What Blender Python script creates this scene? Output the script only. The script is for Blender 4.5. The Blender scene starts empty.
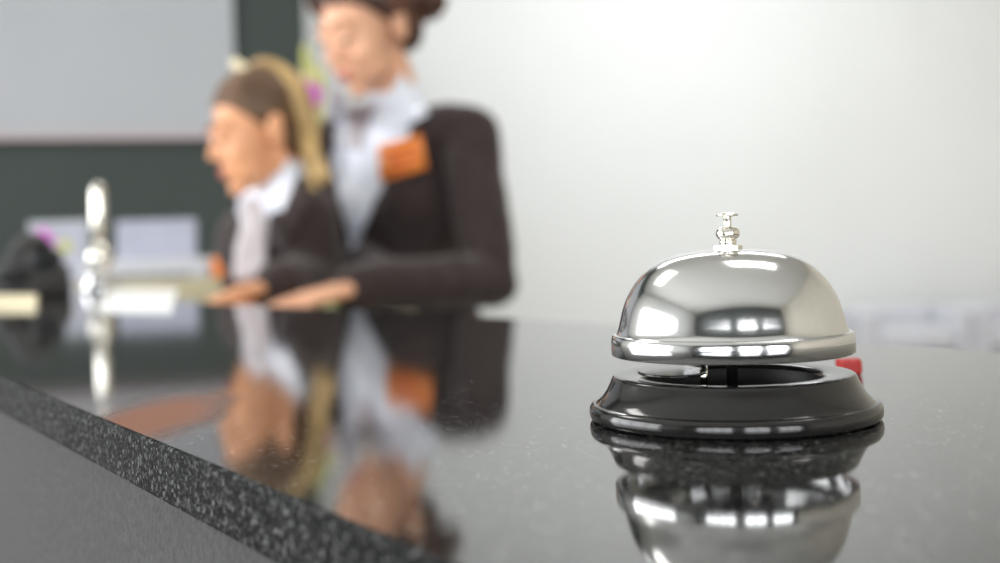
import bpy, bmesh, math, random
from mathutils import Vector, Matrix
from mathutils.bvhtree import BVHTree
from mathutils import noise
random.seed(4)
SC = bpy.context.scene
COL = SC.collection
V = Vector

# ---------------------------------------------------------------- camera
FPX, H0, ROLL = 1150.0, 245.0, math.radians(1.8)
TOP = 1.10                      # countertop height
EYE = TOP + 0.0507
cr, sr = math.cos(ROLL), math.sin(ROLL)

def P(px, y, D):
    """place on the photograph at distance D -> a point in the room"""
    u, v = px - 500.0, y - H0
    u0, v0 = u * cr - v * sr, u * sr + v * cr
    return V((u0 / FPX * D, D, EYE - v0 / FPX * D))

def PIX(p):
    u0, v0 = p.x / p.y * FPX, (EYE - p.z) / p.y * FPX
    return (500 + u0 * cr + v0 * sr, H0 - u0 * sr + v0 * cr)

cam = bpy.data.cameras.new('camera')
cam.sensor_width = 36
cam.lens = 36 * FPX / 1000
cam.shift_y = -(281.5 - H0) / 1000
cam.clip_start = 0.01
cam.dof.use_dof = True
cam.dof.focus_distance = 0.318
cam.dof.aperture_fstop = 7.6
camo = bpy.data.objects.new('camera', cam)
COL.objects.link(camo)
camo.matrix_world = Matrix.Translation((0, 0, EYE)) @ Matrix.Rotation(math.pi / 2, 4, 'X') @ Matrix.Rotation(-ROLL, 4, 'Z')
SC.camera = camo

# ---------------------------------------------------------------- materials
def lin(c):
    return tuple(((x / 255) / 12.92 if x / 255 <= .04045 else ((x / 255 + .055) / 1.055) ** 2.4) for x in c)

def mat(name, rgb, rough=.5, metal=0, spec=.5, noise_amt=0, nscale=50, bump=0, bscale=200, rgb2=None, aniso=None,
        emit=None, sheen=0, sss=0, ior=None, coat=0):
    m = bpy.data.materials.new(name)
    m.use_nodes = True
    nt = m.node_tree
    b = nt.nodes['Principled BSDF']
    c = lin(rgb)
    b.inputs['Base Color'].default_value = (*c, 1)
    b.inputs['Roughness'].default_value = rough
    b.inputs['Metallic'].default_value = metal
    b.inputs['Specular IOR Level'].default_value = spec
    if ior: b.inputs['IOR'].default_value = ior
    if sheen: b.inputs['Sheen Weight'].default_value = sheen
    if coat: b.inputs['Coat Weight'].default_value = coat
    if sss:
        b.inputs['Subsurface Weight'].default_value = sss
        b.inputs['Subsurface Radius'].default_value = (.012, .005, .003)
        b.inputs['Subsurface Scale'].default_value = .6
    tc = nt.nodes.new('ShaderNodeTexCoord')
    if noise_amt or rgb2:
        n = nt.nodes.new('ShaderNodeTexNoise')
        n.inputs['Scale'].default_value = nscale
        n.inputs['Detail'].default_value = 4
        nt.links.new(tc.outputs['Object'], n.inputs['Vector'])
        r = nt.nodes.new('ShaderNodeValToRGB')
        c2 = lin(rgb2) if rgb2 else tuple(min(1, x * (1 + noise_amt)) for x in c)
        c1 = c if rgb2 else tuple(x * (1 - noise_amt) for x in c)
        r.color_ramp.elements[0].position = .35
        r.color_ramp.elements[1].position = .65
        r.color_ramp.elements[0].color = (*c1, 1)
        r.color_ramp.elements[1].color = (*c2, 1)
        nt.links.new(n.outputs['Fac'], r.inputs['Fac'])
        nt.links.new(r.outputs['Color'], b.inputs['Base Color'])
    if bump:
        n = nt.nodes.new('ShaderNodeTexNoise')
        n.inputs['Scale'].default_value = bscale
        n.inputs['Detail'].default_value = 3
        nt.links.new(tc.outputs['Object'], n.inputs['Vector'])
        bp = nt.nodes.new('ShaderNodeBump')
        bp.inputs['Strength'].default_value = bump
        bp.inputs['Distance'].default_value = .001
        nt.links.new(n.outputs['Fac'], bp.inputs['Height'])
        nt.links.new(bp.outputs['Normal'], b.inputs['Normal'])
    return m

def granite(name, polished=True):
    m = bpy.data.materials.new(name)
    m.use_nodes = True
    nt = m.node_tree
    b = nt.nodes['Principled BSDF']
    N, Lk = nt.nodes.new, nt.links.new
    tc = N('ShaderNodeTexCoord')
    def grains(scale, lo, hi):
        v = N('ShaderNodeTexVoronoi'); v.inputs['Scale'].default_value = scale
        Lk(tc.outputs['Object'], v.inputs['Vector'])
        bw = N('ShaderNodeSeparateColor'); Lk(v.outputs['Color'], bw.inputs['Color'])
        mr = N('ShaderNodeMapRange'); mr.inputs['From Min'].default_value = lo; mr.inputs['From Max'].default_value = hi
        Lk(bw.outputs['Red'], mr.inputs['Value'])
        return mr.outputs['Result']
    if polished:
        a, c = grains(1100, .93, 1.0), grains(2600, .86, 1.0)
    else:
        a, c = grains(900, .80, 1.02), grains(1900, .76, 1.02)
    mx = N('ShaderNodeMath'); mx.operation = 'MULTIPLY_ADD'
    Lk(a, mx.inputs[0]); mx.inputs[1].default_value = .6
    ad = N('ShaderNodeMath'); ad.operation = 'MULTIPLY'; Lk(c, ad.inputs[0]); ad.inputs[1].default_value = .4
    Lk(ad.outputs[0], mx.inputs[2])
    r = N('ShaderNodeValToRGB')
    r.color_ramp.elements[0].color = (*(lin((18, 19, 19)) if polished else lin((9, 9, 10))), 1)
    r.color_ramp.elements[1].color = (*(lin((170, 170, 165)) if polished else lin((128, 130, 128))), 1)
    Lk(mx.outputs[0], r.inputs['Fac'])
    # soft brown patch blended into the granite colour near the front edge
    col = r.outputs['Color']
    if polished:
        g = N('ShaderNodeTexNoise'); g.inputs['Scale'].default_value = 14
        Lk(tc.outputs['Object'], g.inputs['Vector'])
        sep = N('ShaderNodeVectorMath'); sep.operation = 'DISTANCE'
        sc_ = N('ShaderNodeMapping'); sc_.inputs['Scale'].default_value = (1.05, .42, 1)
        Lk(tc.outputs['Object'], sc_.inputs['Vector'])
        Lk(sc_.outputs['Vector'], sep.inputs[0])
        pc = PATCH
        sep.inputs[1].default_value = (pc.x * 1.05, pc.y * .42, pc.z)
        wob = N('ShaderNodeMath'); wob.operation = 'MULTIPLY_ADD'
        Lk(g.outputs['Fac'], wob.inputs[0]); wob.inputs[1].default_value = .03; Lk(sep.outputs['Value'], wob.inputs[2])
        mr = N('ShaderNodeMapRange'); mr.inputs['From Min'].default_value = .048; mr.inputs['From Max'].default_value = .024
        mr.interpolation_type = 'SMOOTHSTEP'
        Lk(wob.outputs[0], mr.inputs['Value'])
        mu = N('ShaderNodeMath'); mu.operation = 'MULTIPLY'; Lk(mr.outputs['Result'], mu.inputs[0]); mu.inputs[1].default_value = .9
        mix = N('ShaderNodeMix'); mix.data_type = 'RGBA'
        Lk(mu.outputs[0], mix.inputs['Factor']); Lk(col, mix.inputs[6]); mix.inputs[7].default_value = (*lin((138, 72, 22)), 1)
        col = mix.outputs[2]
    Lk(col, b.inputs['Base Color'])
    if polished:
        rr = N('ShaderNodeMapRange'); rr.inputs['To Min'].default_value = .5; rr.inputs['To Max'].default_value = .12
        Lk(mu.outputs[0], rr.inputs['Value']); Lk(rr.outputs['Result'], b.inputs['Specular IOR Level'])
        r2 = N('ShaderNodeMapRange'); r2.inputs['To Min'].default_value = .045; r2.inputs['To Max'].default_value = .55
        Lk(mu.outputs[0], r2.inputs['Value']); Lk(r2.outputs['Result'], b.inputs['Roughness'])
    b.inputs['Roughness'].default_value = .045 if polished else .6
    if not polished: b.inputs['Specular IOR Level'].default_value = .12
    b.inputs['IOR'].default_value = 2.5 if polished else 1.3
    n = N('ShaderNodeTexNoise'); n.inputs['Scale'].default_value = 1400 if polished else 900
    Lk(tc.outputs['Object'], n.inputs['Vector'])
    bp = N('ShaderNodeBump'); bp.inputs['Strength'].default_value = .02 if polished else .5
    bp.inputs['Distance'].default_value = .0003
    Lk(n.outputs['Fac'], bp.inputs['Height']); Lk(bp.outputs['Normal'], b.inputs['Normal'])
    return m

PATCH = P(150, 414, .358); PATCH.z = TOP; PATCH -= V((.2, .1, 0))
M = {}
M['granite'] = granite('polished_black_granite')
M['granite_edge'] = granite('honed_granite_edge', False)
M['panel'] = mat('grey_panel', (66, 65, 66), .9, noise_amt=.22, nscale=420, bump=.4, bscale=900)
M['chrome'] = mat('chrome', (222, 222, 222), .13, 1)
M['chrome2'] = mat('bright_chrome', (240, 236, 226), .08, 1)
M['bell_black'] = mat('bell_black_gloss', (28, 27, 26), .12, 0, .5, coat=0, bump=.02, bscale=400)
M['bell_inner'] = mat('bell_inner_black', (10, 10, 10), .5)
M['jacket'] = mat('dark_brown_suiting', (50, 38, 37), .85, spec=.3, noise_amt=.12, nscale=30, sheen=.15, bump=.2, bscale=700)
M['shirt'] = mat('white_shirt', (236, 240, 250), .8, noise_amt=.02, nscale=20, bump=.1, bscale=60)
M['scarf'] = mat('lilac_grey_scarf', (176, 166, 170), .75, rgb2=(205, 197, 200), nscale=25, bump=.3, bscale=80)
M['skin'] = mat('skin', (233, 178, 145), .5, noise_amt=.05, nscale=12, sss=.08)
M['skin2'] = mat('skin_warm', (228, 165, 122), .5, noise_amt=.05, nscale=12, sss=.08)
M['lips'] = mat('lips', (190, 95, 92), .4, noise_amt=.05)
M['eye_white'] = mat('eye', (60, 45, 38), .3, noise_amt=.05)
M['brow'] = mat('brow_hair', (98, 66, 48), .8, noise_amt=.1)
M['hair_brown'] = mat('dark_brown_hair', (52, 30, 22), .5, rgb2=(92, 54, 36), nscale=18, bump=.7, bscale=160)
M['hair_light'] = mat('light_brown_hair', (70, 48, 30), .5, rgb2=(104, 74, 46), nscale=16, bump=.7, bscale=160)
M['hair_blond'] = mat('blond_hair', (136, 108, 64), .5, rgb2=(186, 154, 98), nscale=22, bump=.7, bscale=160)
M['badge'] = mat('orange_badge', (228, 118, 36), .5, rgb2=(242, 150, 62), nscale=60)
M['badge_print'] = mat('badge_print', (200, 84, 30), .5, noise_amt=.05)
M['cream'] = mat('cream_cloth', (240, 226, 190), .6, noise_amt=.06)
M['shoe'] = mat('black_leather', (18, 17, 17), .3, noise_amt=.1)
M['wall'] = mat('white_wall', (232, 234, 234), .85, noise_amt=.012, nscale=1.3)
M['wall_beige'] = mat('beige_wall', (206, 200, 186), .8, noise_amt=.04, nscale=1.5)
M['wall_dark'] = mat('dark_green_grey_wall', (55, 64, 61), .7, noise_amt=.04, nscale=2)
M['ceiling'] = mat('ceiling_white', (205, 205, 202), .9, noise_amt=.02)
M['floor'] = mat('floor_stone', (150, 146, 138), .35, rgb2=(170, 166, 158), nscale=3)
M['frame'] = mat('window_frame', (60, 62, 62), .5, noise_amt=.05)
M['board'] = mat('pale_grey_panel', (172, 175, 180), .6, noise_amt=.015, nscale=2)
M['board_trim'] = mat('pinkish_trim', (190, 172, 176), .6, noise_amt=.03)
M['desk'] = mat('beige_desktop', (176, 168, 138), .45, rgb2=(188, 180, 150), nscale=8)
M['desk_side'] = mat('desk_side', (92, 90, 86), .6, noise_amt=.06)
M['white_plastic'] = mat('white_plastic', (188, 190, 196), .4, noise_amt=.02)
M['lilac_paper'] = mat('lilac_paper', (160, 163, 178), .6, rgb2=(172, 174, 188), nscale=9)
M['paper'] = mat('white_paper', (250, 250, 248), .5, noise_amt=.01)
M['black_plastic'] = mat('black_plastic', (30, 31, 34), .6, noise_amt=.1)
M['grey_plastic'] = mat('grey_plastic', (120, 120, 124), .4, noise_amt=.05)
M['orange'] = mat('orange_glaze', (232, 128, 44), .35, noise_amt=.05)
M['red'] = mat('red_card', (176, 30, 24), .45, noise_amt=.05)
M['magenta'] = mat('magenta_petal', (196, 84, 190), .6, rgb2=(214, 110, 205), nscale=40)
M['stem'] = mat('pale_green_stem', (168, 172, 92), .5, rgb2=(206, 202, 130), nscale=14)
M['leaf'] = mat('leaf_green', (70, 104, 52), .5, noise_amt=.15)
M['pot'] = mat('cream_ceramic', (226, 222, 205), .3, noise_amt=.02)
M['chair_fabric'] = mat('pale_blue_grey_fabric', (206, 207, 214), .9, noise_amt=.05, nscale=30)
M['soil'] = mat('soil', (60, 45, 34), .9, noise_amt=.2)

# ---------------------------------------------------------------- builders
def link(name, me, m=None, parent=None, smooth=True):
    o = bpy.data.objects.new(name, me)
    COL.objects.link(o)
    if parent is not None:
        o.parent = parent
        w = parent.location.copy()
        p = parent.parent
        while p is not None:
            w += p.location; p = p.parent
        me.transform(Matrix.Translation(-w))
    if m is not None:
        for k in (m if isinstance(m, (list, tuple)) else [m]):
            me.materials.append(k)
    if smooth:
        for f in me.polygons: f.use_smooth = True
    return o

def ob(name, bm, m=None, parent=None, smooth=True, bevel=0, seg=2):
    bmesh.ops.recalc_face_normals(bm, faces=bm.faces[:])
    me = bpy.data.meshes.new(name)
    bm.to_mesh(me); bm.free()
    o = link(name, me, m, parent, smooth)
    if bevel:
        md = o.modifiers.new('bevel', 'BEVEL'); md.width = bevel; md.segments = seg; md.limit_method = 'ANGLE'
        md.angle_limit = math.radians(40)
    if not smooth is True:
        pass
    return o

def tag(o, label=None, cat=None, group=None, kind=None):
    if label: o['label'] = label
    if cat: o['category'] = cat
    if group: o['group'] = group
    if kind: o['kind'] = kind
    return o

def thing(name, loc, label, cat, group=None):
    e = bpy.data.objects.new(name, None); COL.objects.link(e)
    e.location = loc; e.empty_display_size = .1
    return tag(e, label, cat, group)

def box(bm, c, s, rz=0, rx=0, ry=0):
    mt = Matrix.Translation(c) @ Matrix.Rotation(rz, 4, 'Z') @ Matrix.Rotation(ry, 4, 'Y') @ Matrix.Rotation(rx, 4, 'X') @ Matrix.Diagonal((*s, 1))
    return bmesh.ops.create_cube(bm, size=1, matrix=mt)['verts']

def boxb(x0, x1, y0, y1, z0, z1):
    bm = bmesh.new()
    box(bm, ((x0 + x1) / 2, (y0 + y1) / 2, (z0 + z1) / 2), (abs(x1 - x0), abs(y1 - y0), abs(z1 - z0)))
    return bm

def lathe(prof, c, n=64, bm=None, cap=False):
    bm = bm or bmesh.new()
    rings = []
    for r, z in prof:
        if r < 1e-6:
            rings.append([bm.verts.new((c[0], c[1], c[2] + z))])
        else:
            rings.append([bm.verts.new((c[0] + r * math.cos(2 * math.pi * k / n), c[1] + r * math.sin(2 * math.pi * k / n), c[2] + z)) for k in range(n)])
    for a, b in zip(rings, rings[1:]):
        for k in range(n):
            k2 = (k + 1) % n
            if len(a) == 1 and len(b) == 1: continue
            if len(a) == 1: bm.faces.new((a[0], b[k], b[k2]))
            elif len(b) == 1: bm.faces.new((a[k], a[k2], b[0]))
            else: bm.faces.new((a[k], a[k2], b[k2], b[k]))
    return bm

def spline(pts, n=6):
    out = []
    p = [V(q) for q in pts]
    for i in range(len(p) - 1):
        p0, p1, p2, p3 = p[max(i - 1, 0)], p[i], p[i + 1], p[min(i + 2, len(p) - 1)]
        for k in range(n):
            t = k / n
            out.append(.5 * ((2 * p1) + (p2 - p0) * t + (2 * p0 - 5 * p1 + 4 * p2 - p3) * t * t + (3 * p1 - p0 - 3 * p2 + p3) * t ** 3))
    out.append(p[-1])
    return out

def tube(bm, pts, rad, n=12, flat=1.0):
    """swept tube; rad is a number or list; flat squashes the second axis"""
    pts = [V(p) for p in pts]
    rings = []
    up = V((0, 0, 1))
    for i, p in enumerate(pts):
        d = (pts[min(i + 1, len(pts) - 1)] - pts[max(i - 1, 0)]).normalized()
        a = d.cross(up)
        if a.length < .05: a = d.cross(V((0, 1, 0)))
        a.normalize(); b = d.cross(a)
        r = rad[i] if isinstance(rad, (list, tuple)) else rad
        rings.append([bm.verts.new(p + a * r * math.cos(2 * math.pi * k / n) + b * r * flat * math.sin(2 * math.pi * k / n)) for k in range(n)])
    for a, b in zip(rings, rings[1:]):
        for k in range(n):
            bm.faces.new((a[k], a[(k + 1) % n], b[(k + 1) % n], b[k]))
    bm.faces.new(rings[0][::-1]); bm.faces.new(rings[-1])
    return bm

def frame(F, U=V((0, 0, 1))):
    """columns: person's left, forward, up"""
    U = U.normalized()
    F = (F - U * F.dot(U)).normalized()
    L = U.cross(F) * 1.0
    return Matrix((L, F, U)).transposed()

def add_ell(bm, c, r, R=None, seg=20):
    R4 = R.to_4x4() if R is not None else Matrix.Identity(4)
    bmesh.ops.create_uvsphere(bm, u_segments=seg, v_segments=seg // 2 + 2, radius=1,
                              matrix=Matrix.Translation(c) @ R4 @ Matrix.Diagonal((*r, 1)))

def add_cap(bm, a, b, ra, rb, flat=None, seg=16):
    """tapered capsule; flat = (axis, factor) squashes across that axis"""
    a, b = V(a), V(b)
    d = b - a; L = d.length
    q = d.normalized().to_track_quat('Z', 'Y').to_matrix()
    n, h = seg, 5
    prof = []
    for k in range(h + 1):
        t = -math.pi / 2 + math.pi / 2 * k / h
        prof.append((ra * math.cos(t), ra * math.sin(t)))
    for k in range(h + 1):
        t = math.pi / 2 * k / h
        prof.append((rb * math.cos(t), L + rb * math.sin(t)))
    rings = []
    for r, z in prof:
        if r < 1e-5:
            rings.append([a + q @ V((0, 0, z))])
        else:
            rings.append([a + q @ V((r * math.cos(2 * math.pi * k / n), r * math.sin(2 * math.pi * k / n), z)) for k in range(n)])
    if flat is not None:
        ax, fac = flat; ax = V(ax).normalized()
        for rr in rings:
            for i, p in enumerate(rr):
                s = (p - a).dot(ax) - (b - a).dot(ax) * max(0, min(1, (p - a).dot(d) / (L * L)))
                rr[i] = p - ax * s * (1 - fac)
    rv = [[bm.verts.new(p) for p in rr] for rr in rings]
    for A, B in zip(rv, rv[1:]):
        for k in range(n):
            k2 = (k + 1) % n
            if len(A) == 1: bm.faces.new((A[0], B[k2], B[k]))
            elif len(B) == 1: bm.faces.new((A[k], A[k2], B[0]))
            else: bm.faces.new((A[k], A[k2], B[k2], B[k]))

def remeshed(bm, voxel, it=3):
    """fuse the shapes of bm into one continuous smooth surface, as a new mesh"""
    bmesh.ops.recalc_face_normals(bm, faces=bm.faces[:])
    me = bpy.data.meshes.new('tmp'); bm.to_mesh(me); bm.free()
    o = bpy.data.objects.new('tmp', me); COL.objects.link(o)
    r = o.modifiers.new('r', 'REMESH'); r.mode = 'VOXEL'; r.voxel_size = voxel
    s = o.modifiers.new('s', 'SMOOTH'); s.factor = .5; s.iterations = it
    dg = bpy.context.evaluated_depsgraph_get()
    out = bpy.data.meshes.new_from_object(o.evaluated_get(dg))
    bpy.data.objects.remove(o); bpy.data.meshes.remove(me)
    return out

def inside(p, poly):
    x, y = p; c = False
    for i in range(len(poly)):
        (x1, y1), (x2, y2) = poly[i], poly[i - 1]
        if (y1 > y) != (y2 > y) and x < (x2 - x1) * (y - y1) / (y2 - y1) + x1: c = not c
    return c

def cut(me, test):
    bm = bmesh.new(); bm.from_mesh(me)
    bm.normal_update()
    dead = [f for f in bm.faces if test(f)]
    bmesh.ops.delete(bm, geom=dead, context='FACES')
    bm.to_mesh(me); bm.free()

def drape(name, trees, quads, m, parent, off=.004, thick=.002, n=14, sm=4):
    """cloth piece that lies on the surface below it; quads of photograph corners"""
    bm = bmesh.new()
    eye = V((0, 0, EYE))
    for q in quads:
        g = {}
        lastD = None
        for i in range(n + 1):
            for j in range(n + 1):
                s, t = i / n, j / n
                a = V(q[0]) * (1 - s) + V(q[1]) * s
                b = V(q[3]) * (1 - s) + V(q[2]) * s
                c = a * (1 - t) + b * t
                d = (P(c.x, c.y, 1.0) - eye).normalized()
                best = None
                for tr in trees:
                    h = tr.ray_cast(eye, d)
                    if h[0] is not None and (best is None or h[3] < best): best = h[3]
                if best is None: best = lastD if lastD else 2.15
                lastD = best
                g[i, j] = bm.verts.new(eye + d * (best - off))
        for i in range(n):
            for j in range(n):
                bm.faces.new((g[i, j], g[i + 1, j], g[i + 1, j + 1], g[i, j + 1]))
    for _ in range(sm):
        bmesh.ops.smooth_vert(bm, verts=bm.verts[:], factor=.5, use_axis_x=True, use_axis_y=True, use_axis_z=True)
    me = bpy.data.meshes.new(name)
    bm.to_mesh(me); bm.free()
    o = link(name, me, m, parent)
    md = o.modifiers.new('thick', 'SOLIDIFY'); md.thickness = thick; md.offset = 0
    return o

def tree_of(me_world):
    bm = bmesh.new(); bm.from_mesh(me_world)
    t = BVHTree.FromBMesh(bm); bm.free(); return t

# ================================================================ the room
def struct(name, bm, m, parent=None, smooth=False):
    o = ob(name, bm, m, parent, smooth)
    if parent is None: o['kind'] = 'structure'
    return o

XL, XR, YB, YF, ZC = -5.0, 4.6, 9.6, -4.2, 4.6
struct('floor', boxb(XL, XR, YF, YB, -.1, 0), M['floor'])
struct('ceiling', boxb(XL, XR, YF, YB, ZC, ZC + .1), M['ceiling'])
struct('wall_back', boxb(XL, XR, YB, YB + .15, 0, ZC), M['wall'])
bm = bmesh.new()
for y0_, y1_, z0_, z1_ in ((YF, -1.6, 0, ZC), (3.4, YB, 0, ZC), (-1.6, 3.4, 0, .7), (-1.6, 3.4, 3.2, ZC)):
    box(bm, (XL - .075, (y0_ + y1_) / 2, (z0_ + z1_) / 2), (.15, y1_ - y0_, z1_ - z0_))
struct('wall_left', bm, M['wall'])
bm = bmesh.new()
for k in range(5):
    box(bm, (XL, -1.6 + k * 1.25, 1.95), (.06, .06, 2.5))
for z_ in (.7, 2.3, 3.2): box(bm, (XL, .9, z_), (.06, 5.0, .06))
struct('window_4', bm, M['frame'])
struct('wall_right', boxb(XR, XR + .15, YF, YB, 0, ZC), M['wall_beige'])
xw = P(307, 100, 7.0).x
ANG = math.radians(15)
def oblique(x0, x1, y0, y1, z0, z1):
    b_ = boxb(x0 - xw, x1 - xw, y0 - 7.0, y1 - 7.0, z0, z1)
    bmesh.ops.rotate(b_, verts=b_.verts[:], cent=(0, 0, 0), matrix=Matrix.Rotation(ANG, 3, 'Z'))
    bmesh.ops.translate(b_, verts=b_.verts[:], vec=(xw, 7.0, 0))
    return b_
struct('wall_divider', oblique(xw - 3.9, xw, 7.0, 7.18, 0, ZC), M['wall_dark'])

# wall behind the camera with two wide windows
def windows():
    bm = bmesh.new()
    wins = [(-3.6, -0.9), (-0.2, 1.3), (1.9, 3.9)]
    z0, z1 = .75, 3.1
    box(bm, ((XL + XR) / 2, YF - .08, z0 / 2), (XR - XL, .16, z0))
    box(bm, ((XL + XR) / 2, YF - .08, (z1 + ZC) / 2), (XR - XL, .16, ZC - z1))
    xs = [XL] + [v for w in wins for v in w] + [XR]
    for a, b in zip(xs[0::2], xs[1::2]):
        box(bm, ((a + b) / 2, YF - .08, (z0 + z1) / 2), (b - a, .16, z1 - z0))
    struct('wall_front', bm, M['wall_dark'])
    for i, (a, b) in enumerate(wins):
        bm = bmesh.new()
        n = max(2, round((b - a) / .75))
        for k in range(n + 1):
            x = a + (b - a) * k / n
            box(bm, (x, YF, (z0 + z1) / 2), (.05, .06, z1 - z0))
        for z in (z0, z0 + .62 * (z1 - z0), z1):
            box(bm, ((a + b) / 2, YF, z), (b - a, .06, .05))
        struct('window_%d' % (i + 1), bm, M['frame'])
        ld = bpy.data.lights.new('daylight', 'AREA'); ld.shape = 'RECTANGLE'
        ld.size = b - a; ld.size_y = z1 - z0; ld.energy = 22 * (b - a) * (z1 - z0)
        ld.color = (.97, .985, 1.0)
        lo = bpy.data.objects.new('window_daylight', ld); COL.objects.link(lo)
        lo.location = ((a + b) / 2, YF - .12, (z0 + z1) / 2)
        lo.rotation_euler = (math.radians(90), 0, 0)
windows()

def area(name, loc, rot, sx, sy, e, color=(1, 1, 1)):
    ld = bpy.data.lights.new(name, 'AREA'); ld.shape = 'RECTANGLE'; ld.size = sx; ld.size_y = sy; ld.energy = e; ld.color = color
    lo = bpy.data.objects.new(name, ld); COL.objects.link(lo); lo.location = loc; lo.rotation_euler = rot
    return lo
# unseen fill lamps added below the ceiling to brighten the hall and desk
area('ceiling_fill', (.8, 7.4, ZC - .02), (0, 0, 0), 4.6, 1.2, 140, (.985, .995, 1))
area('ceiling_fill', (-2.4, 3.2, ZC - .02), (0, 0, 0), 1.6, 1.2, 60, (1, .98, .95))
area('ceiling_fill', (1.2, 2.0, ZC - .02), (0, 0, 0), 1.6, 1.2, 40, (1, .98, .95))
area('window_daylight', (XL - .12, .9, 1.95), (0, math.radians(-90), 0), 2.5, 5.0, 310, (.98, .99, 1))
w = bpy.data.worlds.new('world'); SC.world = w; w.use_nodes = True
w.node_tree.nodes['Background'].inputs[0].default_value = (.85, .92, 1, 1)
w.node_tree.nodes['Background'].inputs[1].default_value = 1.0

# the pale panel on the dark wall
a, b = P(-400, -120, 6.97), P(234, 138.5, 6.85)
a.x = xw - 3.7; b.x = xw - (xw - b.x) / math.cos(ANG) * .985
pt = thing('wall_panel', ((a.x + b.x) / 2, 6.97, b.z), 'large pale grey panel on the dark wall behind the two receptionists', 'panel')
ob('panel_face', oblique(a.x, b.x, 6.94, 7.0, b.z + .03, 3.6), M['board'], pt, False)
ob('panel_trim', oblique(a.x, b.x, 6.93, 7.0, b.z, b.z + .03), M['board_trim'], pt, False)

# ================================================================ the counter
far = [(1.05, -.75), (.72, -.30), (.46, .02), (.33, .24), (.262, .385), (.205, .475), (.174, .515), (.125, .60), (.071, .697), (.005, .790), (-.081, .914),
       (-.2135, 1.075), (-.315, 1.21), (-.47, 1.46), (-.63, 1.76), (-.86, 2.15)]
far = [V((x, y, 0)) for x, y in far]
far = spline(far, 6)
d = V((-.0754 + .0113, .283 - .186, 0)).normalized()
fr = [V((-.0754, .283, 0)) + d * t for t in (2.3, -1.25)]
fr = [V((-1.21, 2.0, 0))] + [fr[1]]
outline = far + [fr[0]] + [fr[1]]
# straight front edge through the two measured points
e0 = V((-.0754, .283, 0)); t0 = (2.0 - .283) / d.y; t1 = (-.75 - .283) / d.y
outline = far + [e0 + d * t0, e0 + d * t1]
TH = .0157
ct = thing('reception_counter', (0.2, .1, 0), 'long dark reception counter with polished black granite top and grey front panel', 'counter')
bm = bmesh.new()
f = bm.faces.new([bm.verts.new((p.x, p.y, TOP)) for p in outline])
ex = bmesh.ops.extrude_face_region(bm, geom=[f])
bmesh.ops.translate(bm, verts=[v for v in ex['geom'] if isinstance(v, bmesh.types.BMVert)], vec=(0, 0, -TH))
bmesh.ops.recalc_face_normals(bm, faces=bm.faces[:])
for f in bm.faces: f.material_index = 0 if f.normal.z > .5 else 1
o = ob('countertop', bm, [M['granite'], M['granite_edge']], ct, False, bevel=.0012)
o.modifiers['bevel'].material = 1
# support panels
nrm = V((d.y, -d.x, 0))          # towards the staff side
bm = bmesh.new()
p0, p1 = e0 + d * (t0 - .03) + nrm * .004, e0 + d * (t1 + .01) + nrm * .004
q = [p0, p1, p1 + nrm * .02, p0 + nrm * .02]
lo = [bm.verts.new((p.x, p.y, 0)) for p in q]; hi = [bm.verts.new((p.x, p.y, TOP - TH)) for p in q]
bm.faces.new(lo); bm.faces.new(hi)
for k in range(4): bm.faces.new((lo[k], lo[(k + 1) % 4], hi[(k + 1) % 4], hi[k]))
ob('front_panel', bm, M['panel'], ct, False)
bm = bmesh.new()
ins = []
for i, p in enumerate(far):
    t = (far[min(i + 1, len(far) - 1)] - far[max(i - 1, 0)]).normalized()
    nn = V((t.y, -t.x, 0))
    if nn.dot(V((-1, -1, 0))) < 0: nn = -nn
    ins.append((p + nn * .03, p + nn * .05))
ins = ins[2:-2]
va = [[bm.verts.new((s.x, s.y, z)) for s in (a, b) for z in (0, TOP - TH)] for a, b in ins]
for A, B in zip(va, va[1:]):
    bm.faces.new((A[0], B[0], B[1], A[1])); bm.faces.new((A[2], A[3], B[3], B[2]))
    bm.faces.new((A[1], B[1], B[3], A[3])); bm.faces.new((A[0], A[2], B[2], B[0]))
bm.faces.new((va[0][0], va[0][1], va[0][3], va[0][2])); bm.faces.new((va[-1][0], va[-1][2], va[-1][3], va[-1][1]))
ob('back_panel', bm, M['panel'], ct, False)

# ================================================================ the call bell
bc = P(733.5, 417, .3254); bc.z = TOP
bell = thing('call_bell', bc, 'chrome domed service bell with a black flared base on the granite counter', 'bell')
K = 1.0
base = [(0.0, .0005), (.0385, .0005), (.0412, .0002), (.0419, .0006), (.0423, .0014), (.0424, .0024), (.0422, .0037), (.0417, .0045), (.0410, .0048), (.0404, .00485), (.0401, .0050),
        (.0392, .0057), (.0381, .0069), (.0371, .0083), (.0361, .0102), (.0355, .0116), (.0352, .0122), (.0347, .0125), (.0338, .0126), (.0322, .0126), (.0290, .0124), (.0270, .0122),
        (.0262, .0117), (.0258, .0105), (.0256, .0030), (.0, .0026)]
RS, ZS = .957, .995
ob('base', lathe([(a * RS, b * ZS) for a, b in base], bc, 128), M['bell_black'], bell)
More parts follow.
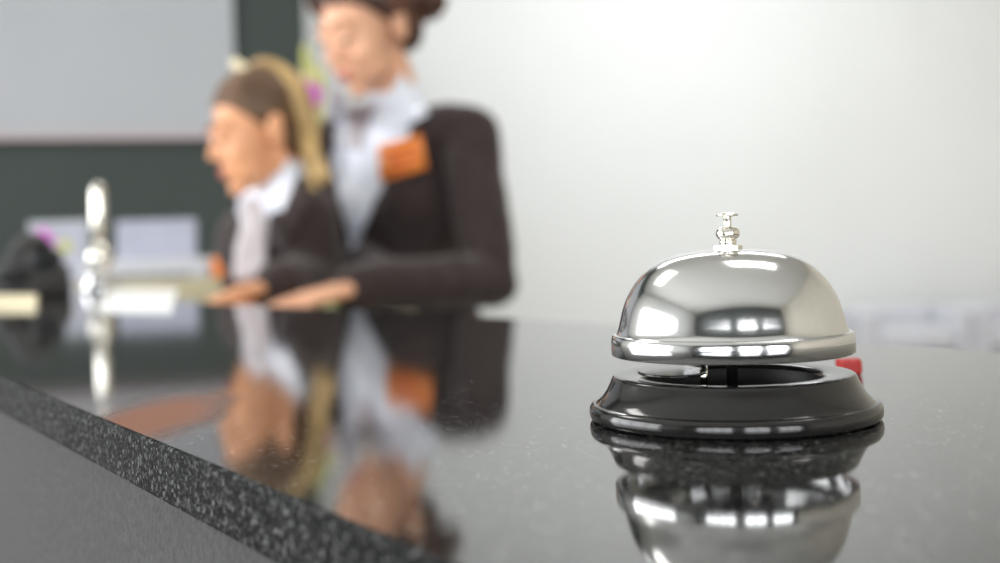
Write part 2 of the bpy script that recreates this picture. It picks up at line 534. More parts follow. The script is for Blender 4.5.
# floor of the cup stays matt
ob('cup_lining', lathe([(.0, .0032), (.0239, .0032), (.0242, .0110)], bc, 96), M['bell_inner'], bell)
RS, ZS = .957, .995
def SB(prof): return [(a * RS, b * ZS + .0014 - .0003 * max(0, b - .03) / .0167) for a, b in prof]
dome_pts = [(.0336, .0230), (.0331, .0243), (.0326, .0262), (.0321, .0282), (.0315, .0303), (.0306, .0327), (.0293, .0351), (.0278, .0374), (.0259, .0396),
            (.0235, .0417), (.0208, .0434), (.0176, .0447), (.0140, .0457), (.0100, .0463), (.0060, .0466), (.0022, .0467)]
rim = [(.0340, .0171), (.0349, .0169), (.0353, .0172), (.0353, .0210), (.0351, .0222), (.0347, .0227), (.0341, .0228), (.0337, .0229)]
inner = [(.0337, .0175), (.0338, .0215), (.0328, .0232)] + [(r - .0009, z - .0008) for r, z in dome_pts[1:]]
prof = inner[::-1] + [(.0338, .0171)] + rim + dome_pts
dome = ob('dome', lathe(SB(prof), bc, 160), M['chrome'], bell)
# plunger: nut, collar, ball, stem, cap
bm = bmesh.new()
bmesh.ops.create_cone(bm, cap_ends=True, segments=6, radius1=.0041, radius2=.0041, depth=.0015,
                      matrix=Matrix.Translation(bc + V((0, 0, .0478))) @ Matrix.Rotation(.5, 4, 'Z'))
ob('nut', bm, M['chrome2'], bell, False, bevel=.0002)
ob('collar', lathe([(.0, .0462), (.0029, .0463), (.0027, .0472), (.0024, .0480), (.0023, .0492), (.0025, .0498), (.0020, .0502), (0, .0503)], bc, 32), M['chrome2'], bell)
ob('plunger_ball', lathe([(0, .0500), (.0016, .0500), (.0027, .0505), (.0033, .0514), (.0034, .0522), (.0031, .0530), (.0022, .0537), (.0013, .0539), (0, .0539)], bc, 40), M['chrome2'], bell)
ob('plunger_stem', lathe([(0, .0535), (.0012, .0537), (.0011, .0545), (.0011, .0563), (.0013, .0568), (0, .0569)], bc, 24), M['chrome2'], bell)
ob('plunger_cap', lathe([(0, .0567), (.0014, .0567), (.0030, .0569), (.0032, .0571), (.0030, .0574), (.0018, .0578), (0, .0579)], bc, 40), M['chrome2'], bell)
bm = bmesh.new(); tube(bm, [bc + V((-.0085, -.003, .003)), bc + V((-.0085, -.003, .020))], .0011, 16)
ob('post', bm, M['chrome2'], bell)
bm = bmesh.new(); tube(bm, [bc + V((0, 0, .003)), bc + V((0, 0, .0464))], .0016, 16)
ob('plunger_rod', bm, M['bell_inner'], bell)
bm = bmesh.new()
vs = []
for k in range(24):
    t = 2 * math.pi * k / 24
    vs.append(bm.verts.new(bc + V((-.0175 + .0095 * math.cos(t), -.0030 + .0135 * math.sin(t), .0133))))
f = bm.faces.new(vs)
ex = bmesh.ops.extrude_face_region(bm, geom=[f])
bmesh.ops.translate(bm, verts=[v for v in ex['geom'] if isinstance(v, bmesh.types.BMVert)], vec=(0, 0, .0008))
ob('striker_plate', bm, M['bell_black'], bell, False, bevel=.0003)

# small red box behind the bell
rb = P(866, 377, .41); rb.z = TOP
rt = thing('eraser', (rb.x - .004, rb.y, TOP), 'small red eraser lying on the counter behind the bell', 'eraser')
bm = bmesh.new(); box(bm, (rb.x - .0048, rb.y + .004, TOP + .0029), (.0078, .007, .0056), .1)
ob('block', bm, M['red'], rt, False, bevel=.0012, seg=3)
bm = bmesh.new(); box(bm, (rb.x - .0048, rb.y + .005, TOP + .0030), (.0081, .004, .0058), .1)
ob('sleeve', bm, M['red'], rt, False, bevel=.0004)

# ================================================================ things on the counter's far end
c = P(101, 291.5, 1.70); c.z = TOP
t = thing('pen_stand', c, 'tall chrome pen stand on the far end of the granite counter', 'pen stand')
ob('base', lathe([(0, 0), (.024, 0), (.0255, .003), (.0250, .010), (.021, .018), (.019, .028), (.014, .034), (0, .035)], c, 48), M['chrome'], t)
ob('socket', lathe([(0, .034), (.011, .034), (.0165, .042), (.018, .052), (.0155, .062), (.009, .069), (.005, .074), (0, .075)], c, 48), M['chrome2'], t)
ob('pen', lathe([(0, .074), (.0040, .074), (.0045, .080), (.0080, .084), (.0098, .090), (.0102, .125), (.0096, .150), (.0075, .158), (.0035, .161), (0, .162)], c, 48), M['chrome2'], t)

def quad_slab(pts, z0, th):
    bm = bmesh.new()
    f = bm.faces.new([bm.verts.new((p.x, p.y, z0)) for p in pts])
    ex = bmesh.ops.extrude_face_region(bm, geom=[f])
    bmesh.ops.translate(bm, verts=[v for v in ex['geom'] if isinstance(v, bmesh.types.BMVert)], vec=(0, 0, th))
    return bm
def on_top(px, y, z=TOP):
    u, v = px - 500., y - H0
    v0 = u * sr + v * cr
    D = FPX * (EYE - z) / v0
    p = P(px, y, D); p.z = z
    return p
pts = [on_top(99, 310), on_top(172, 311), on_top(178, 291), on_top(112, 290)]
en = ob('envelope', quad_slab(pts, TOP + .0002, .003), M['paper'], None, False, bevel=.0006)
tag(en, 'white envelope lying flat on the counter beside the chrome pen stand', 'envelope')

# black telephone at the left edge
c = on_top(2, 298)
ph = thing('telephone', c, 'black desk telephone with curved handset at the left end of the counter', 'telephone')
bm = bmesh.new()
vs = [(-.10, -.07, 0), (.065, -.07, 0), (.065, .09, 0), (-.10, .09, 0), (-.10, -.07, .012), (.065, -.07, .012), (.060, .09, .045), (-.10, .09, .045)]
vv = [bm.verts.new(c + V(p)) for p in vs]
for q in ((3, 2, 1, 0), (4, 5, 6, 7), (0, 1, 5, 4), (1, 2, 6, 5), (2, 3, 7, 6), (3, 0, 4, 7)): bm.faces.new([vv[k] for k in q])
ob('body', bm, M['black_plastic'], ph, False, bevel=.006, seg=3)
bm = bmesh.new()
pts = spline([c + V(p) for p in ((.045, -.075, .034), (.043, -.05, .056), (.036, .0, .074), (.030, .06, .072), (.028, .085, .055))], 6)
tube(bm, pts, [.014] * 3 + [.013] * (len(pts) - 6) + [.014] * 3, 16)
add_ell(bm, c + V((.045, -.07, .035)), (.025, .023, .017)); add_ell(bm, c + V((.028, .08, .052)), (.025, .023, .017))
ob('handset', bm, M['black_plastic'], ph)
bm = bmesh.new()
for i in range(4):
    for j in range(3):
        x, y = -.075 + j * .022, -.045 + i * .024
        box(bm, c + V((x, y, .016 + (y + .07) * .206)), (.014, .012, .005), rx=.2)
ob('keypad', bm, M['grey_plastic'], ph, False)

np_ = ob('notepad', quad_slab([on_top(-30, 307), on_top(36, 306.5), on_top(38, 301), on_top(-20, 301)], TOP + .0002, .008), M['cream'], None, False, bevel=.0006)
tag(np_, 'cream notepad lying in front of the black telephone at the left border', 'notepad')

# ================================================================ desk behind the counter
DZ = TOP - .055
dk = thing('reception_desk', (-.6, 1.9, 0), 'beige-topped work desk the two receptionists lean on', 'desk')
pts = [V((-1.3, 2.07, 0)), V((.42, 2.07, 0)), V((.42, 1.0, 0)), V((.0, 1.0, 0)), V((-.24, 1.33, 0)), V((-.42, 1.62, 0)), V((-.66, 2.02, 0)), ]
pts = [V((-.62, 2.03, 0)), V((-.15, 2.03, 0)), V((-.15, 1.45, 0)), V((-.20, 1.36, 0)), V((-.28, 1.27, 0)), V((-.50, 1.68, 0))]
ob('desktop', quad_slab(pts, DZ - .03, .03), M['desk'], dk, False, bevel=.002)
ob('end_panel', boxb(-.18, -.16, 1.45, 2.01, 0, DZ - .03), M['desk_side'], dk, False)
ob('modesty_panel', boxb(-.36, -.19, 1.50, 1.52, .15, DZ - .03), M['desk_side'], dk, False)
bm = bmesh.new(); tube(bm, [(-.57, 1.97, 0), (-.57, 1.97, DZ - .03)], .025, 16)
ob('leg', bm, M['desk_side'], dk)

# back cabinet with the printer
cz = TOP - .034
cb = thing('back_cabinet', (-1.4, 2.9, 0), 'low dark cabinet standing behind the shorter receptionist', 'cabinet')
ob('cabinet_top', boxb(-2.3, -.53, 2.66, 3.12, cz - .03, cz), M['desk'], cb, False, bevel=.003)
ob('carcass', boxb(-2.28, -.55, 2.70, 3.10, .0, cz - .03), M['wall_dark'], cb, False)
for k in range(4):
    x0 = -2.27 + k * .43
    dr = ob('door', boxb(x0, x0 + .42, 2.68, 2.70, .08, cz - .04), M['wall_dark'], cb, False, bevel=.002)
    hb = boxb(x0 + .38, x0 + .395, 2.665, 2.68, .6, .75)
    me = bpy.data.meshes.new('handle'); hb.to_mesh(me); hb.free()
    h = bpy.data.objects.new('handle', me); COL.objects.link(h); h.parent = dr
    me.transform(Matrix.Translation(-cb.location)); me.materials.append(M['chrome'])

D = 2.80
rl, rr = P(84, 280, D), P(226, 280, D)
zt = P(150, 280, D).z
rs = ob('wooden_riser', boxb(rl.x, rr.x, D - .06, D + .2, cz, zt), M['desk'], None, False, bevel=.003)
tag(rs, 'low beige wooden riser under the printer on the back cabinet', 'riser')
pr = thing('printer', ((rl.x + rr.x) / 2, D + .05, zt), 'pale grey printer with raised paper support on a beige riser', 'printer')
z2 = P(150, 259, D).z
ob('body', boxb(rl.x + .01, P(214, 270, D).x, D - .04, D + .16, zt, z2), M['white_plastic'], pr, False, bevel=.008, seg=3)
s0, s1 = P(116, 221, D + .1), P(196, 221, D + .1)
bm = bmesh.new(); box(bm, ((s0.x + s1.x) / 2, D + .10, (s0.z + z2) / 2 - .004), (s1.x - s0.x, .012, s0.z - z2 + .008), rx=-.12)
ob('paper_support', bm, M['lilac_paper'], pr, False, bevel=.003)
ob('output_slot', boxb(rl.x + .05, P(195, 270, D).x, D - .0425, D - .0395, zt + .008, zt + .016), M['grey_plastic'], pr, False)
# orange mug
c = P(223, 270, D); c.z = zt; c.y = D - .03
mg = thing('mug', c, 'small orange mug on the riser beside the printer', 'mug')
ob('cup', lathe([(0, .0), (.014, 0), (.016, .003), (.017, .05), (.016, .05), (.0145, .006), (0, .005)], c, 32), M['orange'], mg)
bm = bmesh.new(); tube(bm, spline([c + V((.016, 0, .04)), c + V((.026, 0, .036)), c + V((.027, 0, .02)), c + V((.016, 0, .012))], 4), .003, 8)
ob('handle', bm, M['orange'], mg)
# picture of a magenta flower in a pale frame
a, b = P(28, 222, 2.95), P(90, 256, 2.95)
cc = V(((a.x + b.x) / 2, 2.95, cz))
pf = thing('picture_frame', cc, 'pale framed flower picture standing on the back cabinet', 'picture frame')
ob('frame', boxb(a.x, b.x, 2.95, 2.965, cz, a.z), M['board'], pf, False, bevel=.002)
ob('print', boxb(a.x + .012, b.x - .012, 2.946, 2.950, cz + .012, a.z - .012), M['lilac_paper'], pf, False)
for px, y, r, m in ((44, 236, .020, 'magenta'), (38, 243, .012, 'magenta'), (52, 242, .012, 'magenta'), (66, 246, .018, 'stem')):
    q = P(px, y, 2.95)
    bm = bmesh.new()
    for k in range(6):
        t_ = k * math.pi / 3
        add_ell(bm, V((q.x + math.cos(t_) * r * .5, 2.945, q.z + math.sin(t_) * r * .5)), (r * .5, .0015, r * .5), seg=12)
    ob('printed_flower' if m == 'magenta' else 'printed_leaf', bm, M[m], pf)

# orchid plant on the floor behind the receptionists
c = P(318, 200, 3.5); c.z = 0
op = thing('potted_orchid', c, 'tall magenta orchid with pale stems in a cream floor pot behind the receptionists', 'potted plant')
ob('pot', lathe([(0, 0), (.11, 0), (.12, .02), (.15, .55), (.155, .62), (.145, .62), (.138, .56), (0, .55)], c, 48), M['pot'], op)
ob('soil', lathe([(0, .585), (.137, .58), (.137, .56)], c, 32), M['soil'], op)
for px0, px1, ytop, r in ((308, 306, 46, .012), (315, 313, 60, .008), (323, 321, 70, .013), (333, 329, 90, .010), (340, 338, 100, .010)):
    a, b = P(px0, 330, 3.5), P(px1, ytop, 3.5)
    s = V((c.x + (px0 - 322) * .002, 3.5, .56))
    bm = bmesh.new()
    pp = spline([s, V((a.x, 3.5, a.z)), V(((a.x + b.x) / 2 + .004, 3.49, (a.z + b.z) / 2)), b], 6)
    tube(bm, pp, r, 8)
    ob('stem', bm, M['stem'], op)
for k in range(7):
    t_ = k * .9
    bm = bmesh.new()
    s = V((c.x, 3.5, .57)); dirv = V((math.cos(t_), math.sin(t_), 0))
    pp = spline([s, s + dirv * .08 + V((0, 0, .16)), s + dirv * .20 + V((0, 0, .20)), s + dirv * .30 + V((0, 0, .10))], 5)
    tube(bm, pp, [.006 + .022 * math.sin(math.pi * i / (len(pp) - 1)) for i in range(len(pp))], 8, .25)
    ob('leaf', bm, M['leaf'], op)
for px, y, dd in ((309, 95, 3.48), (303, 82, 3.50), (315, 112, 3.5)):
    q = P(px, y, dd)
    s_ = 1.0 if px == 309 else .55
    bm = bmesh.new()
    for k in range(5):
        t_ = k * 2 * math.pi / 5 + .3
        add_ell(bm, q + V((math.cos(t_) * .022 * s_, .0, math.sin(t_) * .022 * s_)), (.02 * s_, .006, .02 * s_), seg=12)
    add_ell(bm, q + V((0, -.006, 0)), (.008, .01, .008), seg=10)
    ob('blossom', bm, M['magenta'], op)

# pale lounge chairs far behind the bell
def chair(px, label, y=310):
    c = P(px, 310, 8.9); c.z = 0
    t = thing('armchair', c, label, 'armchair', 'armchairs along the far wall')
    top = P(px, y, 8.9).z
    ob('backrest', boxb(c.x - .30, c.x + .30, 9.15, 9.32, .35, top + .02), M['chair_fabric'], t, False, bevel=.05, seg=3)
    ob('seat', boxb(c.x - .30, c.x + .30, 8.62, 9.15, .25, .42), M['chair_fabric'], t, False, bevel=.04, seg=3)
    for s in (-1, 1):
        ob('armrest', boxb(c.x + s * .36 - .06, c.x + s * .36 + .06, 8.62, 9.3, .12, .56), M['chair_fabric'], t, False, bevel=.03, seg=3)
        for y_ in (8.68, 9.24):
            bm = bmesh.new(); tube(bm, [(c.x + s * .34, y_, 0), (c.x + s * .34, y_, .12)], .02, 10)
            ob('leg', bm, M['shoe'], t)
chair(905, 'pale blue-grey armchair by the far wall, the left one seen just right of the bell')
chair(1015, 'pale blue-grey armchair by the far wall at the right border, farther right than its twin', 305)

# ================================================================ people
def head_shapes(bm, Hm, s=1.0):
    R = Hm.to_3x3()
    def e(c, r): add_ell(bm, Hm @ (V(c) * s), V(r) * s, R)
    e((0, -.014, .034), (.073, .090, .080))
    e((0, .030, -.012), (.061, .058, .082))
    e((0, .032, -.064), (.047, .048, .042))
    e((0, .066, -.098), (.018, .018, .015))
    for k in (-1, 1): e((k * .034, .042, -.058), (.025, .028, .034))
    for k in (-1, 1):
        e((k * .035, .052, -.034), (.027, .027, .030))
        e((k * .009, .091, -.034), (.0068, .009, .006))
        e((k * .076, -.010, -.012), (.007, .017, .029))
        e((k * .079, -.016, .004), (.006, .014, .016))
        e((k * .030, .0745, .001), (.0145, .0125, .010))
        add_cap(bm, Hm @ (V((k * .010, .084, .020)) * s), Hm @ (V((k * .045, .070, .020)) * s), .009 * s, .008 * s)
    add_cap(bm, Hm @ (V((0, .083, .006)) * s), Hm @ (V((0, .100, -.030)) * s), .0058 * s, .0080 * s)
    e((0, .076, -.064), (.023, .016, .016))

def face_parts(Hm, s, root, skin, brow):
    R = Hm.to_3x3()
    bm = bmesh.new()
    add_ell(bm, Hm @ (V((0, .0885, -.0600)) * s), V((.0200, .0055, .0038)) * s, R, 16)
    add_ell(bm, Hm @ (V((0, .0880, -.0680)) * s), V((.0170, .0060, .0046)) * s, R, 16)
    ob('lips', bm, M['lips'], root)
    for k in (-1, 1):
        bm = bmesh.new()
        add_ell(bm, Hm @ (V((k * .030, .0825, -.0045)) * s), V((.0130, .0068, .0050)) * s, R, 14)
        ob('eye', bm, M['eye_white'], root)
        bm = bmesh.new()
        pp = [Hm @ (V((k * x, y, z)) * s) for x, y, z in ((.012, .0925, .020), (.024, .0895, .026), (.036, .083, .026), (.048, .074, .020))]
        tube(bm, spline(pp, 3), .0023 * s, 8)
        ob('eyebrow', bm, M[brow], root)

def hand_shapes(bm, w, fd, up, side, curl=.35, length=.165):
    """w wrist, fd finger direction, up back-of-hand normal, side=+1 thumb towards fd x up"""
    fd = V(fd).normalized(); up = (V(up) - fd * V(up).dot(fd)).normalized()
    sd = fd.cross(up) * side
    k = length / .175
    pal = .085 * k
    for j, o_ in enumerate((.028, .010, -.009, -.026)):
        add_cap(bm, w + sd * o_ * .55 * k + fd * .008, w + fd * (pal + (0, .004, .001, -.006)[j] * k) + sd * o_ * k, .0135 * k, .0105 * k)
        a = w + fd * (pal + (0, .004, .001, -.006)[j] * k) + sd * o_ * k
        ln = (.072, .080, .074, .058)[j] * k
        ang = 0
        dcur = (fd + sd * (.16, .04, -.06, -.18)[j]).normalized()
        for q, (fr_, rr) in enumerate(((.45, .0088), (.30, .0079), (.25, .0070))):
            ang += curl * (.8, 1.0, .7)[q]
            dd = (dcur * math.cos(ang) - up * math.sin(ang)).normalized()
            b = a + dd * ln * fr_
            add_cap(bm, a, b, rr * k, rr * k * .93)
            a = b
    t0_ = w + fd * .022 * k + sd * .020 * k
    t1_ = t0_ + (fd * .55 + sd * .75 - up * .20).normalized() * .040 * k
    t2_ = t1_ + (fd * .9 + sd * .35 - up * .15).normalized() * .030 * k
    t3_ = t2_ + (fd * 1.0 + sd * .05 - up * .15).normalized() * .024 * k
    add_cap(bm, t0_, t1_, .014 * k, .0105 * k); add_cap(bm, t1_, t2_, .0105 * k, .0092 * k); add_cap(bm, t2_, t3_, .0092 * k, .0078 * k)

def person(name, label, S):
    root = thing(name, V((S['pelvis'].x, S['pelvis'].y, 0)), label, 'person')
    B = frame(S['F'], S['nb'] - S['pelvis'])          # torso frame
    nb, pel = S['nb'], S['pelvis']
    U = B.col[2]; L = B.col[0]; F = B.col[1]
    tl = (nb - pel).length
    def T(l, f, h):                                    # h 0..1 pelvis..neck base
        return pel + U * (h * tl) + L * l + F * f
    w = S['w']
    def torso(bm, g, legs=True, neck=True, low=0.0):
        dk_ = S.get('depth', 1.0)
        add_ell(bm, T(0, -.005, .67), (w * .86 + g, .098 * dk_ + g, .165 + g), B)
        add_ell(bm, T(0, -.015, .84), (w * .84 + g, .075 + g, .095 + g), B)
        for k in (-1, 1):
            add_ell(bm, T(k * .062, .066 * dk_, .63), (.056 + g, .046 * dk_ + g, .058 + g), B)
            sh = S['SL'] if k > 0 else S['SR']
            add_cap(bm, T(k * .045, -.012, .93), sh, .042 + g, .046 + g)
        add_ell(bm, T(0, 0, .36), (w * .70 + g, .088 * dk_ + g, .15 + g), B)
        add_ell(bm, T(0, -.015, .03), (w * .92 + g, .115 + g, .135 + g), B)
    dk2 = S.get('depth', 1.0)
    def arms(bm, g, end=1.0):
        for sh, el, wr in ((S['SL'], S['EL'], S['WL']), (S['SR'], S['ER'], S['WR'])):
            add_cap(bm, sh, el, .044 + g, .036 + g)
            e = el + (wr - el) * end
            add_cap(bm, el, e, .036 + g, .025 + g * 1.2 + (1 - end) * .03)
    def legshapes(bm, g, upto=None):
        for k, ft in ((1, S['footL']), (-1, S['footR'])):
            hip = T(k * .085, -.005, -.02)
            kn = (hip + V((ft.x, ft.y, .10))) * .5 + V((F.x, F.y, 0)) * .02; kn.z = .50
            an = V((ft.x, ft.y, .085))
            add_cap(bm, hip, kn, .082 + g, .054 + g)
            if upto is None:
                add_cap(bm, kn, kn + (an - kn) * .35, .052, .052); add_cap(bm, kn + (an - kn) * .35, an, .052, .033)
                fo = V((S['F'].x, S['F'].y, 0)).normalized()
                add_cap(bm, an + V((0, 0, -.045)), an + fo * .13 + V((0, 0, -.060)), .030, .022)
    # ---- body
    bm = bmesh.new()
    torso(bm, 0); arms(bm, 0, .97); legshapes(bm, 0)
    Hm = Matrix.Translation(S['head']) @ frame(S['HF'], S['HU']).to_4x4()
    head_shapes(bm, Hm, S['hs'])
    add_cap(bm, nb - U * .02 - F * .012, Hm @ V((0, -.020, -.050)), .055, .046)
    for wr, fd, sd, curl in ((S['WL'], S['fdL'], S['sdL'], S.get('curlL', .3)), (S['WR'], S['fdR'], S['sdR'], .3)):
        hand_shapes(bm, wr, fd, (0, 0, 1), sd, curl, S.get('hl', .165))
    me = remeshed(bm, .0042, 3)
    btree = tree_of(me)
    link('body', me, M[S['skin']], root)
    face_parts(Hm, S['hs'], root, S['skin'], 'brow')
    # ---- shirt
    bm = bmesh.new()
    torso(bm, .006)
    arms(bm, .005, .9)
    add_cap(bm, nb - U * .03 - F * .012, nb + (Hm @ V((0, -.02, -.05)) - nb) * .28, .064, .058)
    me = remeshed(bm, .007, 4)
    stree = tree_of(me)
    link('shirt', me, M['shirt'], root)
    # ---- jacket
    bm = bmesh.new()
    torso(bm, .014)
    add_cap(bm, T(0, 0, .30), T(0, -.012, -.12), .10 * (.5 + .5 * dk2), .125, flat=(F, .86 * dk2))
    arms(bm, .014, .93)
    for k in (-1, 1):
        sh = S['SL'] if k > 0 else S['SR']
        add_ell(bm, sh + U * .006, (.052, .056, .050), B)
    me = remeshed(bm, .006, 4)
    eye = V((0, 0, EYE))
    def vcut(f):
        c_ = f.calc_center_median()
        q = (c_ - nb); h = q.dot(U)
        if inside(PIX(c_), S['V']) and f.normal.dot(c_ - eye) < .0 and abs(q.dot(L)) < .125: return True
        r = q - U * h
        return h > -.035 and (r + F * .012).length < .068
    cut(me, vcut)
    nrms = [v_.normal.copy() for v_ in me.vertices]
    for v_, n0 in zip(me.vertices, nrms):
        q_ = v_.co * 9
        nn = noise.noise(V((q_.x, q_.y, q_.z * 1.6))) + .5 * noise.noise(V((q_.x, q_.y, q_.z * 1.4)) * 2.6)
        v_.co += n0 * nn * .006
    jtree = tree_of(me)
    j = link('jacket', me, M['jacket'], root)
    md = j.modifiers.new('thick', 'SOLIDIFY'); md.thickness = .003; md.offset = -1
    # ---- skirt
    bm = bmesh.new()
    h0 = T(0, -.01, .12)
    ft = (S['footL'] + S['footR']) / 2
    rings = []
    for i in range(9):
        t_ = i / 8
        cc_ = V((h0.x + (ft.x - h0.x) * t_ * .6, h0.y + (ft.y - h0.y) * t_ * .6, h0.z + (.48 - h0.z) * t_))
        a_ = w * .92 + .028 - .02 * t_; b_ = .135 - .01 * t_
        Fh = V((F.x, F.y, 0)).normalized(); Lh = V((L.x, L.y, 0)).normalized()
        rings.append([bm.verts.new(cc_ + Lh * a_ * math.cos(2 * math.pi * k / 32) + Fh * b_ * math.sin(2 * math.pi * k / 32)) for k in range(32)])
    for A, Bq in zip(rings, rings[1:]):
        for k in range(32): bm.faces.new((A[k], A[(k + 1) % 32], Bq[(k + 1) % 32], Bq[k]))
    sk = ob('skirt', bm, M['jacket'], root)
    # ---- shoes
    fo = V((S['F'].x, S['F'].y, 0)).normalized()
    for ft in (S['footL'], S['footR']):
        bm = bmesh.new(); g0 = V((ft.x, ft.y, 0))
        add_cap(bm, g0 + V((0, 0, .045)), g0 + fo * .14 + V((0, 0, .028)), .036, .028)
        add_cap(bm, g0 - fo * .03 + V((0, 0, .04)), g0 - fo * .03 + V((0, 0, .018)), .02, .018)
        link('shoe', remeshed(bm, .006, 2), M['shoe'], root)
    return root, Hm, btree, stree, jtree, T, B

def hair_cap(Hm, s, m, root, extra, hairline=.045, name='hair', grow=.011, voxel=.0048):
    """hair over the skull, face and ears left free; extra adds bun or locks"""
    R = Hm.to_3x3(); inv = Hm.inverted()
    bm = bmesh.new()
    add_ell(bm, Hm @ (V((0, -.018, .036)) * s), V((.073 + grow, .090 + grow, .081 + grow)) * s, R, 32)
    add_ell(bm, Hm @ (V((0, -.052, -.020)) * s), V((.060 + grow, .050 + grow, .060)) * s, R, 24)
    me = remeshed(bm, voxel, 2)
    def test(f):
        c_ = inv @ f.calc_center_median() / s
        x, y, z = c_
        # face opening: in front of a slanted line from the hairline down past the ear
        if z < .062 - max(0, .060 - y) * 1.05 - abs(x) * .10 and y > -.012: return True
        if z < -.012 and y > -.028: return True
        return z < -.066
    cut(me, test)
    b_ = bmesh.new(); b_.from_mesh(me)
    for _ in range(8):
        ed = [v_ for v_ in b_.verts if v_.is_boundary]
        new = {}
        for v_ in ed:
            nb_ = [e_.other_vert(v_) for e_ in v_.link_edges if e_.is_boundary]
            if len(nb_) == 2: new[v_] = v_.co * .4 + (nb_[0].co + nb_[1].co) * .3
        for v_, c_ in new.items(): v_.co = c_
    b_.to_mesh(me); b_.free()
    for v_ in me.vertices:
        c_ = inv @ v_.co
        nn = noise.noise(V((c_.x * 60, c_.y * 14, c_.z * 60)))
        v_.co += (v_.co - Hm.translation).normalized() * nn * .0035
    o = link(name, me, m, root)
    md = o.modifiers.new('thick', 'SOLIDIFY'); md.thickness = .012; md.offset = -1
    return o

# ---------------- taller receptionist
Fw = V((-.50, -.866, 0))
Lw = V((.866, -.50, 0))
C0 = V((-.200, 2.33, 0))
nbz = P(390, 118, 2.33).z
hyaw, hp = math.radians(43), math.radians(23)
HF = V((-math.sin(hyaw) * math.cos(hp), -math.cos(hyaw) * math.cos(hp), -math.sin(hp)))
hu = V((-math.sin(hyaw) * math.sin(hp), -math.cos(hyaw) * math.sin(hp), math.cos(hp)))
DH = DZ + .020
SL = C0 + Lw * .172; SL.z = P(468, 135, 2.24).z
SR = C0 - Lw * .150; SR.z = SL.z + .01
tall = dict(
    F=Fw, pelvis=V((-.185, 2.365, .94)), nb=V((C0.x + .005, 2.335, nbz)), w=.158,
    SL=SL, SR=SR,
    EL=V((-.018, 2.105, DZ + .040)), WL=V((-.250, 1.875, DZ + .042)),
    ER=V((-.318, 2.345, 1.125)), WR=V((-.205, 2.105, DZ + .044)),
    head=P(366, 27, 2.25), HF=HF, HU=hu, hs=1.07,
    fdL=V((-.62, -.78, -.13)), sdL=+1, curlL=.06, fdR=V((.0, -.97, -.20)), sdR=-1,
    footL=V((-.10, 2.33, 0)), footR=V((-.25, 2.41, 0)), skin='skin',
    V=[(312, 96), (322, 150), (331, 190), (345, 246), (353, 252), (360, 240), (372, 208), (388, 175), (408, 135), (418, 105), (400, 70), (360, 60), (325, 70)])
rt_, Hm, btree, stree, jtree, T, B = person('person', 'taller person standing at right, brown updo, dark suit jacket and orange badge', tall)
Hm = Hm @ Matrix.Scale(1.07, 4)
hair_cap(Hm, 1.0, M['hair_brown'], rt_, None)
R = Hm.to_3x3()
bm = bmesh.new()
random.seed(3)
for k in range(16):
    t_ = k * 2.4
    r_ = .028
    c_ = V((.030 + math.cos(t_) * r_ * .9, -.112 + .03 * math.sin(k), .014 + math.sin(t_) * r_))
    add_ell(bm, Hm @ c_, (.026, .024, .020), R @ Matrix.Rotation(k, 3, 'X'))
add_ell(bm, Hm @ V((.030, -.106, .014)), (.050, .044, .046), R)
link('hair_bun', remeshed(bm, .0045, 2), M['hair_brown'], rt_)
# side fringe sweeping to the ear
bm = bmesh.new()
for k in (-1, 1):
    for j in range(5):
        pp = spline([Hm @ V((k * .02, .068 - j * .006, .098 - j * .001)), Hm @ V((k * .060, .058 - j * .010, .070)), Hm @ V((k * .080, .022 - j * .010, .030)), Hm @ V((k * .084, -.010 - j * .010, .010))], 5)
        tube(bm, pp, .008, 8, .6)
link('fringe', remeshed(bm, .004, 2), M['hair_brown'], rt_)
trees = [jtree, stree, btree]
# collar wings, lapels, scarf, badge
drape('collar', [stree, btree, jtree], [((401, 70), (431, 114), (412, 124), (384, 100)), ((384, 98), (414, 122), (386, 134), (374, 116))], M['shirt'], rt_, .012, .003)
drape('collar', [stree, btree], [((326, 84), (344, 92), (346, 128), (322, 118))], M['shirt'], rt_, .012, .003)
drape('lapel', trees, [((416, 124), (436, 150), (400, 190), (388, 176)), ((388, 176), (402, 188), (364, 250), (356, 246))], M['jacket'], rt_, .009, .004)
drape('lapel', trees, [((318, 120), (330, 160), (322, 190), (308, 150)), ((330, 160), (352, 250), (342, 248), (320, 186))], M['jacket'], rt_, .009, .004)
drape('neck_scarf', [stree, btree], [((346, 104), (378, 104), (366, 128), (350, 128)), ((349, 124), (366, 124), (360, 152), (346, 146))], M['scarf'], rt_, .010, .010)
bd = drape('name_badge', trees, [((378, 146), (421, 134), (427, 168), (380, 182))], M['badge'], rt_, .034, .003, 1, 0)
bd['label'] = 'orange name badge'
tmpm = bd.data.copy(); tmpm.transform(Matrix.Translation(rt_.location)); bdt = tree_of(tmpm)
for q in (((385, 152), (416, 143), (417, 148), (386, 157)), ((386, 162), (419, 153), (420, 157), (387, 166)), ((387, 170), (408, 164), (409, 168), (388, 174))):
    o = drape('printed_line', [bdt], [q], M['badge_print'], rt_, .0025, .001, 1, 0)
    o.parent = bd
bm = bmesh.new(); pb = P(357, 262, 2.075)
h = jtree.ray_cast(V((0, 0, EYE)), (pb - V((0, 0, EYE))).normalized())
if h[0] is not None:
    add_ell(bm, h[0], (.007, .004, .007)); ob('button', bm, M['shoe'], rt_)

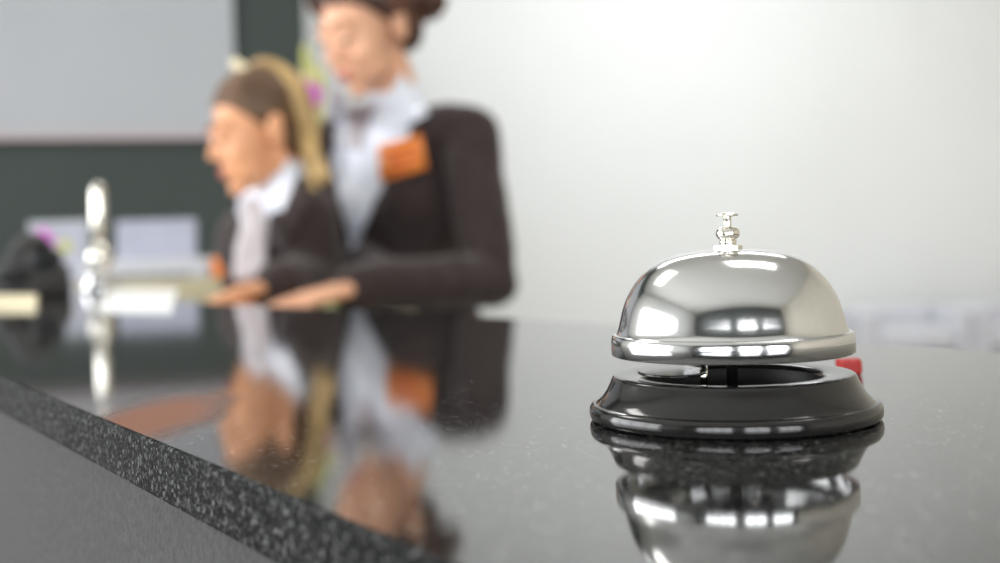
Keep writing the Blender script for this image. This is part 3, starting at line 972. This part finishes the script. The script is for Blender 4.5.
# ---------------- shorter receptionist
hyaw, hp = math.radians(65), math.radians(13)
HF = V((-math.sin(hyaw) * math.cos(hp), -math.cos(hyaw) * math.cos(hp), -math.sin(hp)))
hu = V((-math.sin(hyaw) * math.sin(hp), -math.cos(hyaw) * math.sin(hp), math.cos(hp)))
Fs = V((-.88, -.47, 0)).normalized()
nb = P(285, 174, 2.14)
pel = V((-.475, 2.31, .88))
Bs = frame(Fs, nb - pel)
SLs = nb + Bs.col[0] * .135 - Bs.col[2] * .045
SRs = nb - Bs.col[0] * .105 - Bs.col[2] * .045
short = dict(
    F=Fs, pelvis=pel, nb=nb, w=.135, depth=.80, SL=SLs, SR=SRs,
    EL=V((-.332, 2.045, DZ + .056)), WL=V((-.366, 1.885, DZ + .054)),
    ER=V((-.468, 2.20, DZ + .062)), WR=V((-.445, 2.00, DZ + .044)),
    head=P(259, 130, 2.09), HF=HF, HU=hu, hs=.96,
    fdL=V((-.93, -.30, -.18)), sdL=+1, curlL=.22, fdR=V((.10, -.98, -.22)), sdR=-1, hl=.150,
    footL=V((-.41, 2.24, 0)), footR=V((-.53, 2.36, 0)), skin='skin2',
    V=[(236, 150), (232, 200), (240, 235), (252, 262), (262, 250), (268, 215), (290, 200), (300, 165), (270, 140)])
rs_, Hm, btree, stree, jtree, T, B = person('person', 'shorter person at left leaning on the desk, blond ponytail, face in profile', short)
hair_cap(Hm, .96, M['hair_light'], rs_, None, grow=.007)
# ponytail from the crown over the back of the head
bm = bmesh.new()
def strand(pts, r0, r1, m=1.0):
    pp = spline(pts, 8); n_ = len(pp)
    for i in range(n_ - 1):
        t_ = i / (n_ - 1)
        rr_ = (r0 * (1 - t_) + r1 * t_) * (.75 + .35 * math.sin(math.pi * min(1, t_ * 1.3)))
        add_cap(bm, pp[i], pp[i + 1], rr_, rr_, seg=10)
random.seed(9)
for k in range(9):
    jx, jd = random.uniform(-8, 9), random.uniform(-.03, .03)
    strand([P(248 + jx * .3, 76, 2.10 + jd * .4), P(262 + jx * .7, 64 + k % 3 * 2, 2.10 + jd), P(289 + jx, 82 + (k % 3) * 3, 2.08 + jd), P(306 + jx, 120, 2.08 + jd),
            P(311 + jx, 152, 2.06 + jd), P(321 + jx * 1.1, 176 + k % 3 * 7, 2.04 + jd)], .014, .0065)
link('ponytail', remeshed(bm, .0045, 1), M['hair_blond'], rs_)
bm = bmesh.new()
hc = P(245, 70, 2.08)
for k in range(10):
    t_ = 2 * math.pi * k / 10
    ax = V((.45, 0, .6)).normalized(); s1_ = ax.cross(V((0, 1, 0))).normalized(); s2_ = V((0, 1, 0))
    add_ell(bm, hc + s1_ * .020 * math.cos(t_) + s2_ * .020 * math.sin(t_), (.010, .010, .010), seg=10)
ob('hair_tie', bm, M['cream'], rs_)
trees = [jtree, stree, btree]
drape('collar', [stree, jtree, btree], [((290, 156), (302, 168), (282, 214), (260, 200))], M['shirt'], rs_, .014, .003)
drape('collar', [stree, jtree, btree], [((238, 192), (254, 200), (250, 220), (236, 212))], M['shirt'], rs_, .014, .003)
drape('lapel', trees, [((300, 168), (312, 200), (290, 240), (276, 214)), ((278, 214), (292, 238), (272, 256), (264, 250))], M['jacket'], rs_, .009, .004)
# scarf hanging from the collar to the hands
bm = bmesh.new()
for k in range(3):
    pp = spline([P(246 + k * 5, 206, 2.02), P(247 + k * 7, 226, 1.99), P(242 + k * 9, 250, 1.96), P(240 + k * 10, 276, 1.94)], 6)
    for i in range(len(pp) - 1): add_cap(bm, pp[i], pp[i + 1], .011, .012, seg=10)
add_ell(bm, P(250, 208, 2.02), (.020, .018, .018))
link('neck_scarf', remeshed(bm, .005, 2), M['scarf'], rs_)

# ---------------------------------------------------------------- look
SC.view_settings.view_transform = 'Standard'
SC.view_settings.look = 'None'
SC.view_settings.exposure = 0.0
SC.cycles.use_denoising = True
SC.cycles.max_bounces = 8
SC.cycles.sample_clamp_indirect = 8
